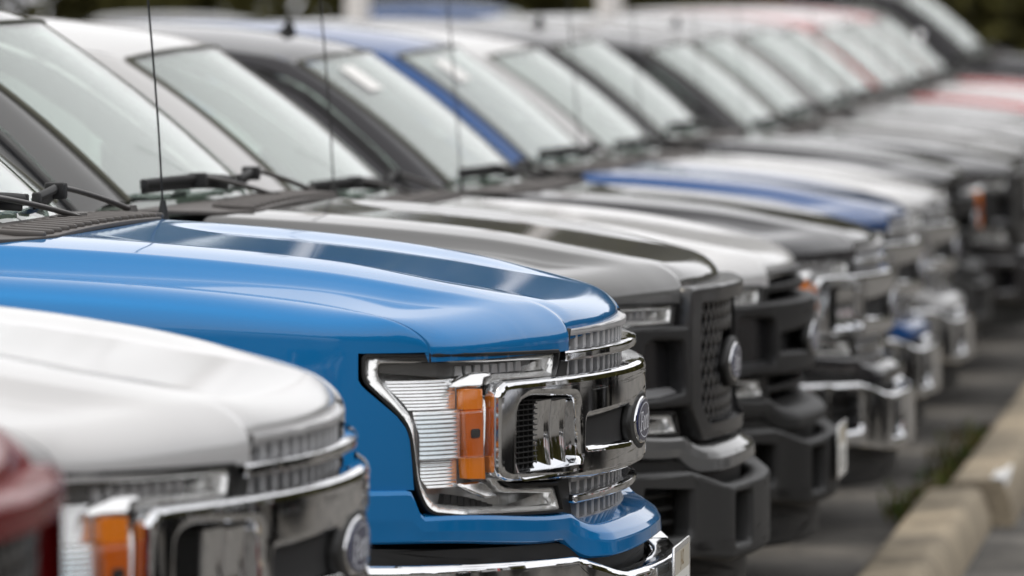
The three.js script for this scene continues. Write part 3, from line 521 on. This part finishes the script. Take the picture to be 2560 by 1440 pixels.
G.dam = bend(ext(rounded([[-1.0, .50], [-.8, .40], [.8, .40], [1.0, .50], [1.0, .56], [-1.0, .56]], .02), -.02, .0, { bev: .008, edge: .08 }), bulge);
G.behind = bend(ext([[-1.2, .45], [1.2, .45], [1.2, .84], [-1.2, .84]], -.16, -.13, { bev: 0, edge: .08 }));
G.backing = bend(ext([[-1.09, .83], [1.09, .83], [1.09, 1.16], [-1.09, 1.16]], -.15, -.14, { bev: 0, edge: .06 }));

function makePickup(kind, fine) {
  const t = new THREE.Group();
  obj('hood', G.hood, M.PAINT, t); obj('fender', G.fender, M.PAINT, t); obj('fender', mirror(G.fender), M.PAINT, t);
  obj('front_panel', G.valance, kind === 'work' ? M.black : M.PAINT, t);
  const b = obj('bumper', G.bumper, M.BUMPER, t); obj('bumper_opening', G.insert, M.black, b); obj('bumper_gap', G.gap, M.black, b); obj('air_dam', G.dam, M.black, b);
  obj('radiator_support', merge(G.bay, G.inner, G.well, G.behind, G.backing), M.dark, t);
  makeLamp(t, 1, fine); makeLamp(t, -1, fine);
  if (kind === 'chrome') chromeGrille(t, fine); else if (kind === 'sport') sportGrille(t); else workGrille(t);
  const c = obj('cowl', G.cowl.top, M.cowl, t); obj('cowl_recess', G.cowl.under, M.dark, c); obj('cowl_ribs', G.cowl.bars, M.cowl, c).userData.kind = 'stuff';
  for (const w of [G.w0, G.w1]) { const g = grp('wiper', t); obj('arm', w.arm, M.wiper, g); obj('blade', w.blade, M.rubber, g); obj('blade_rubber', w.rubber, M.rubber, g); obj('clip', w.clip, M.rubber, g); }
  { const g = grp('antenna', t); obj('mast', tube([[-1.178, 1.385, -.9], [-1.19, 1.60, -.9], [-1.232, 2.10, -.9]], .0024, 20, 8), M.black, g); const k = new THREE.CylinderGeometry(.006, .016, .05, 16); k.translate(-1.178, 1.385, -.9); obj('base', k, M.black, g); }
  const cab = grp('cab', t); obj('roof', CAB.shell, M.PAINT, cab); obj('side_panel', CAB.side, M.PAINT, cab); obj('door_seal', CAB.doorSeal, M.rubber, cab); obj('floor', CAB.floor, M.dark, cab);
  const ws = obj('windshield', CAB.glass, M.glass, t); obj('windshield_seal', CAB.seal, M.seal, ws);
  obj('rear_window', CAB.rearGlass, M.glassDark, t);
  for (const k of [1, -1]) { const f = (g) => k > 0 ? g : mirror(g); const d = obj('door', f(CAB.doorF), M.PAINT, t); obj('door_window', f(CAB.paneF), M.glass, d); const e = obj('door', f(CAB.doorR), M.PAINT, t); obj('door_window', f(CAB.paneR), M.glassDark, e);
    const m = grp('side_mirror', t); obj('mirror_body', f(G.mirror.body), M.black, m); obj('mirror_cap', f(G.mirror.cap), kind === 'chrome' ? M.chrome : M.black, m); obj('mirror_glass', f(G.mirror.glass), M.chrome, m);
    obj('tail_light', f(BED.lamp), M.red, t); }
  obj('dashboard', CAB.dash, M.seat, t); obj('steering_wheel', CAB.steer, M.black, t); for (const s of CAB.seats) obj('seat', s, M.seat, t);
  const bed = obj('cargo_bed', BED.side, M.PAINT, t); obj('chassis', BED.floor, M.dark, bed); obj('tailgate', BED.gate, M.PAINT, t); obj('rear_bumper', BED.rearBumper, M.BUMPER, t);
  for (const x of [-.93, -4.61]) for (const k of [1, -1]) { const w = grp('wheel', t); w.position.set(x, .405, k * .86); if (k < 0) w.rotation.y = Math.PI; obj('tyre', WHEEL.tyre, M.tyre, w); obj('rim', WHEEL.rim, M.rim, w); }
  return t;
}
const PROTO = { fine: makePickup('chrome', true), chrome: makePickup('chrome', false), sport: makePickup('sport', false), work: makePickup('work', false) };
const COLORS = {
  white: mat(.53, .53, .535, .35, 0, { clearcoat: 1, clearcoatRoughness: 0.13, specularIntensity: 0 }), blue: paint(.009, .18, .46, .2, .42), grey: paint(.125, .125, .125), charcoal: paint(.020, .019, .022, .3, .4), navy: paint(.010, .065, .22, .25, .4),
  black: paint(.012, .011, .013), silver: paint(.25, .25, .25, .5, .4), stone: paint(.12, .117, .112, .4, .4), green: paint(.045, .06, .05, .3), red: paint(.36, .022, .018, .15, .4), ruby: mat(.17, .004, .006, .4, .2, { clearcoat: .6, clearcoatRoughness: .1, specularIntensity: 0 }),
};
function pickup(kind, color, bumper, x, y, z, label, { scale = 1, group = 'pickups parked side by side in a row', plate = false, sticker = false, fin = false, short = false } = {}) {
  const t = PROTO[kind].clone(); t.name = numbered('pickup_truck'); t.position.set(x, y, z); t.scale.setScalar(scale);
  t.traverse((o) => { if (o.material === M.PAINT || (color === 'ruby' && o.material === M.surround)) o.material = COLORS[color]; if (o.material === M.BUMPER) o.material = bumper === 'paint' ? COLORS[color] : M[bumper]; });
  if (short) { const fx = (x) => x > -2.3 ? x : x > -3.72 ? -2.3 + (x + 2.3) * .3 : x + .994, done = new Map(); t.traverse((o) => { if (o.name === 'wheel') o.position.x = fx(o.position.x); if (o.isMesh && o.parent.name !== 'wheel') { let g = done.get(o.geometry); if (!g) { g = o.geometry.clone(); const a = g.attributes.position; for (let i = 0; i < a.count; i++) a.setX(i, fx(a.getX(i))); done.set(o.geometry, g); } o.geometry = g; } }); }
  if (plate) { const p = obj('license_plate', (() => { const q = new THREE.PlaneGeometry(.304, .15); q.rotateY(Math.PI / 2); q.translate(.0895, .65, 0); return q; })(), M.plate, t);
    const fr = ext(rect(-.158, .57, .158, .731, .006), .010, .0165, { bev: .003, edge: 0, holes: [rect(-.145, .583, .145, .717, .005)] }); fr.rotateY(Math.PI / 2); fr.translate(.074, 0, 0); obj('plate_frame', fr, M.trim, p); }
  if (sticker) { const w = t.children.find((o) => o.name === 'windshield'); const g = surf(8, 8, (u, v) => { const q = wsPoint(lerp(.60, .76, u), lerp(.70, .90, v)); return [q[0] + .002, q[1] + .0035, q[2]]; }, true); obj('windshield_sticker', g, M.white, w); }
  if (fin) { const g = ext(rounded([[-.075, 0], [.03, 0], [.012, .05, .01], [-.004, .066, .01], [-.018, .03]], .008), -.014, .014, { bev: .006, seg: 3, edge: 0 }); g.translate(-2.085, roofY(-2.085) - .003, 0); obj('roof_antenna', g, M.black, t); }
  scene.add(t); return tag(t, label, 'pickup truck', group);
}
const rowZ = (i) => -(i - 1) * PITCHM;
const ROW = [
  // kind, colour, bumper, x, y, label, options
  ['fine', 'white', 'chrome', -.112, .043, 'white pickup with chrome grille parked between the dark red pickup and the bright blue one', {}],
  ['fine', 'blue', 'chrome', .064, .077, 'bright blue pickup in sharp focus with amber turn signals and wide chrome grille bar', { plate: true }],
  ['sport', 'grey', 'greyPlastic', .020, .049, 'flat grey pickup with black diamond mesh grille beside the bright blue pickup', {}],
  ['work', 'white', 'black', -.008, -.026, 'white pickup with plain black grille and black bumper beside the grey mesh grille pickup', { plate: true }],
  ['chrome', 'charcoal', 'chrome', .048, -.051, 'charcoal pickup with chrome bumper, white windshield sticker and black roof fin', { sticker: true, fin: true }],
  ['chrome', 'navy', 'chrome', -.022, -.043, 'darker blue pickup with white windshield sticker beside the charcoal pickup', { sticker: true }],
  ['chrome', 'white', 'chrome', -.042, -.061, 'white pickup with chrome bumper just past the darker blue pickup', {}],
  ['work', 'charcoal', 'greyPlastic', -.100, -.028, 'charcoal pickup with black grille and roof fin past the white chrome bumper pickup', { fin: true }],
  ['sport', 'black', 'paint', .049, -.055, 'glossy black pickup whose amber turn signal shows by the edge of the row', {}],
  ['chrome', 'stone', 'chrome', .004, -.027, 'brownish grey pickup with chrome bumper directly past the glossy black pickup', { fin: true }],
  ['chrome', 'silver', 'chrome', .026, .007, 'silver pickup two bays past the glossy black pickup', {}],
  ['work', 'silver', 'black', -.003, .015, 'silver pickup three bays past the glossy black pickup, before the first red one', {}],
  ['chrome', 'red', 'chrome', .013, .030, 'red pickup just before the farthest white pickup', {}],
  ['chrome', 'white', 'chrome', .020, .068, 'farthest white pickup of the row, between the two red ones', {}],
  ['chrome', 'red', 'chrome', .012, .090, 'red pickup with a clear red windshield pillar, next to the tall black one', {}],
  ['chrome', 'black', 'chrome', .32, .09, 'taller black pickup at the very end of the row', { scale: 1.12, short: true }],
];
ROW.forEach(([k, c, b, x, y, label, o], i) => pickup(k, c, b, x, y, rowZ(i), label, o));
pickup('sport', 'ruby', 'paint', -.085, .02, rowZ(-1.0), 'dark red pickup whose blurred front corner enters at the bottom edge', { scale: 1.09 });

/* ---------------------------------------------------------------- kerb, background */
{
  const kerbMat = (() => { const t = dataTex(512, ((f, g) => (u, v) => { const a = f(u, v), b = g(u, v), c = .60 + .38 * a + .22 * b + .08 * (rnd() - .5); return [c * 1.0, c * .92, c * .79]; })(tile((u, v) => fbm(u * 4, v * 4, 1.5, 4)), tile((u, v) => fbm(u * 40, v * 40, 5.5, 3))), true); t.repeat.set(1 / .8, 1 / .8); return new THREE.MeshStandardMaterial({ map: t, roughness: .9 }); })();
  const section = (x0, z0, z1, up) => {
    const prof = rounded([[0, -.06], [.015, .105], [.235, .115], [.275, .02], [.29, -.12], [.02, -.12]], .045), n = 40;
    const g = surf(prof.length, n, (u, v) => { const p = prof[Math.round(u * prof.length) % prof.length], z = lerp(z0, z1, v); return [x0 + p[0] + .006 * fbm(z * 1.3, p[1] * 9, 2, 3), level(z) + p[1] + (p[1] > 0 ? up : 0) + .006 * fbm(z * .9, p[0] * 7, 7, 3), z]; }, true);
    const cap = (z) => { const q = new THREE.ShapeGeometry(new THREE.Shape(V2(prof.map((p) => [p[0], p[1] + (p[1] > 0 ? up : 0)])))); q.translate(x0, level(z), z); return q; };
    return merge(g, cap(z0), cap(z1));
  };
  tag(obj('kerb', section(-.055, 8, -11.25, 0), kerbMat), null, null, null, 'structure');
  const k2 = tag(obj('kerb', section(.03, -11.33, -46, .02), kerbMat), null, null, null, 'structure');
  { // worn white paint on the end of the second kerb section
    const g = surf(14, 14, (u, v) => { const z = lerp(-11.36, -11.95 + .2 * Math.sin(u * 5), v), w = lerp(.03, .13 * (1 - .4 * v), u), x = .03 + .16 + w, k = Math.max(0, x - .265); return [k > 0 ? .267 + k * .25 : x, level(z) + .139 - 1.0 * k, z]; });
    obj('paint_mark', g, M.white, scene.children.find((o) => o.name === 'kerb_001'));
  }
  { // weeds and moss along the foot of the kerb
    const blade = new THREE.PlaneGeometry(.010, .05, 1, 2); blade.translate(0, .025, 0);
    const N = 900, im = new THREE.InstancedMesh(blade, new THREE.MeshPhysicalMaterial({ color: lin(1, 1, 1), roughness: .9, side: THREE.DoubleSide }), N), m4 = new THREE.Matrix4(), q = new THREE.Quaternion(), e = new THREE.Euler(), c = new THREE.Color();
    for (let i = 0; i < N; i++) { const z = -10.6 - 5.5 * rnd() ** 1.3, cl = fbm(z * 1.7, 2, 3, 3), x = -.03 - .22 * rnd() ** 2 * clamp(.6 + 2 * cl, .1, 1); e.set((rnd() - .5) * 1.3, rnd() * 6.3, (rnd() - .5) * 1.3); q.setFromEuler(e); const k = .5 + rnd(); m4.compose(new THREE.Vector3(x, level(z) - .004, z), q, new THREE.Vector3(k, k * (.5 + rnd() * .8), k)); im.setMatrixAt(i, m4); c.setRGB(.075 * (.6 + rnd()), .075 * (.6 + rnd()), .016); im.setColorAt(i, c); }
    im.name = 'weeds'; tag(im, 'yellow green weeds along the foot of the kerb', 'weeds', null, 'stuff'); scene.add(im);
  }
}
const pole = (x, z, y, label) => {
  const p = new THREE.Group(); p.name = numbered('lamp_post'); p.position.set(x, y, z); scene.add(p); tag(p, label, 'lamp post', 'lamp posts behind the row');
  const grey = pole.m ??= mat(.80, .77, .74, .5);
  const s = new THREE.CylinderGeometry(.10, .12, 8, 24); s.translate(0, 4, 0); obj('pole', s, grey, p);
  obj('base_plate', box(-.2, 0, -.2, .2, .06, .2, .01), grey, p);
  const arm = tube([[0, 7.9, 0], [.2, 8.15, 0], [1.0, 8.25, 0]], .04, 16, 10); obj('arm', arm, grey, p); obj('lamp_head', box(.8, 8.18, -.16, 1.5, 8.30, .16, .04), grey, p);
};
// a point on the line of sight through picture column px (of 2560), at a distance
const sight = (px, dist) => { const a = TURN - (px - 1280) / 15038; return [1.423 - Math.sin(a) * dist, 12.4235 - Math.cos(a) * dist]; };
{ const a = sight(895, 56), b = sight(1525, 52); pole(a[0], a[1], .1, 'pale grey lamp post beside the blue pickup behind the row'); pole(b[0], b[1], .1, 'pale grey lamp post standing alone before the trees'); }
{ const a = sight(1060, 70); pickup('chrome', 'navy', 'chrome', a[0] + 2.9, .2, a[1], 'blue pickup behind the row, its roof showing beside a lamp post', { group: null }); }
{ const a = sight(470, 72); pickup('chrome', 'silver', 'chrome', a[0] + 2.7, .08, a[1], 'grey pickup behind the row, its roof just showing before the trees', { group: null }); }
for (let i = 0; i < 8; i++) { // the row across the lane, seen in the chrome
  pickup(i % 2 ? 'work' : 'chrome', i === 3 ? 'grey' : 'white', 'chrome', 13.2 + .2 * rnd(), level(2 - i * 2.9) - .05, 2 - i * 2.9, 'pickup parked across the lane, tail towards the row', { group: 'pickups parked across the lane' });
}
{ // the wood round the lot: clumps of leaves
  const leaf = (() => { const gs = []; for (let i = 0; i < 44; i++) { const g = new THREE.PlaneGeometry(.20, .13); g.rotateX(rnd() * 6.3); g.rotateY(rnd() * 6.3); g.rotateZ(rnd() * 6.3); const r = .75 * Math.cbrt(rnd()), a = rnd() * 6.28, c = rnd() * 2 - 1, s = Math.sqrt(1 - c * c); g.translate(r * s * Math.cos(a), r * c, r * s * Math.sin(a)); gs.push(g); } return merge(gs); })();
  const m = new THREE.MeshPhysicalMaterial({ color: lin(1, 1, 1), roughness: .9, side: THREE.DoubleSide });
  const N = 40000, im = new THREE.InstancedMesh(leaf, m, N), M4 = new THREE.Matrix4(), q = new THREE.Quaternion(), e = new THREE.Euler(), col = new THREE.Color();
  for (let i = 0; i < N; i++) {
    const a = rnd() * 2 * Math.PI, back = Math.cos(a) < .35 ? 1 : 0;                     // angle from straight down the row
    const R = 96 + 14 * rnd(), x0 = -Math.sin(a), x = x0 * R * (x0 > 0 ? .42 : 1), z = -8 - Math.cos(a) * R;  // unseen lane side pulled in closer, and raised below, to shade truck fronts
    const top = (x0 > .25 ? 1.25 : 1) * (11.0 + 3 * fbm(x * .06 + 4, z * .06, 1.7, 3) + 1.5 * fbm(x * .3, z * .3, 5, 2)), y = top * rnd() ** .8;
    e.set(rnd() * 6.3, rnd() * 6.3, rnd() * 6.3); q.setFromEuler(e); const s = 1.1 + 1.2 * rnd();
    M4.compose(new THREE.Vector3(x, y, z), q, new THREE.Vector3(s, s, s)); im.setMatrixAt(i, M4);
    const k = .55 + .9 * clamp(.5 + .9 * fbm(x * .12, y * .4, z * .12, 3), 0, 1); col.setRGB(.078 * k, .072 * k, .015 * k); im.setColorAt(i, col);
  }
  im.name = 'woods'; tag(im, 'dark olive wood beyond the parking lot, its unseen lane side raised for shade', 'woods', null, 'stuff'); scene.add(im);
}
renderer.render(scene, camera);
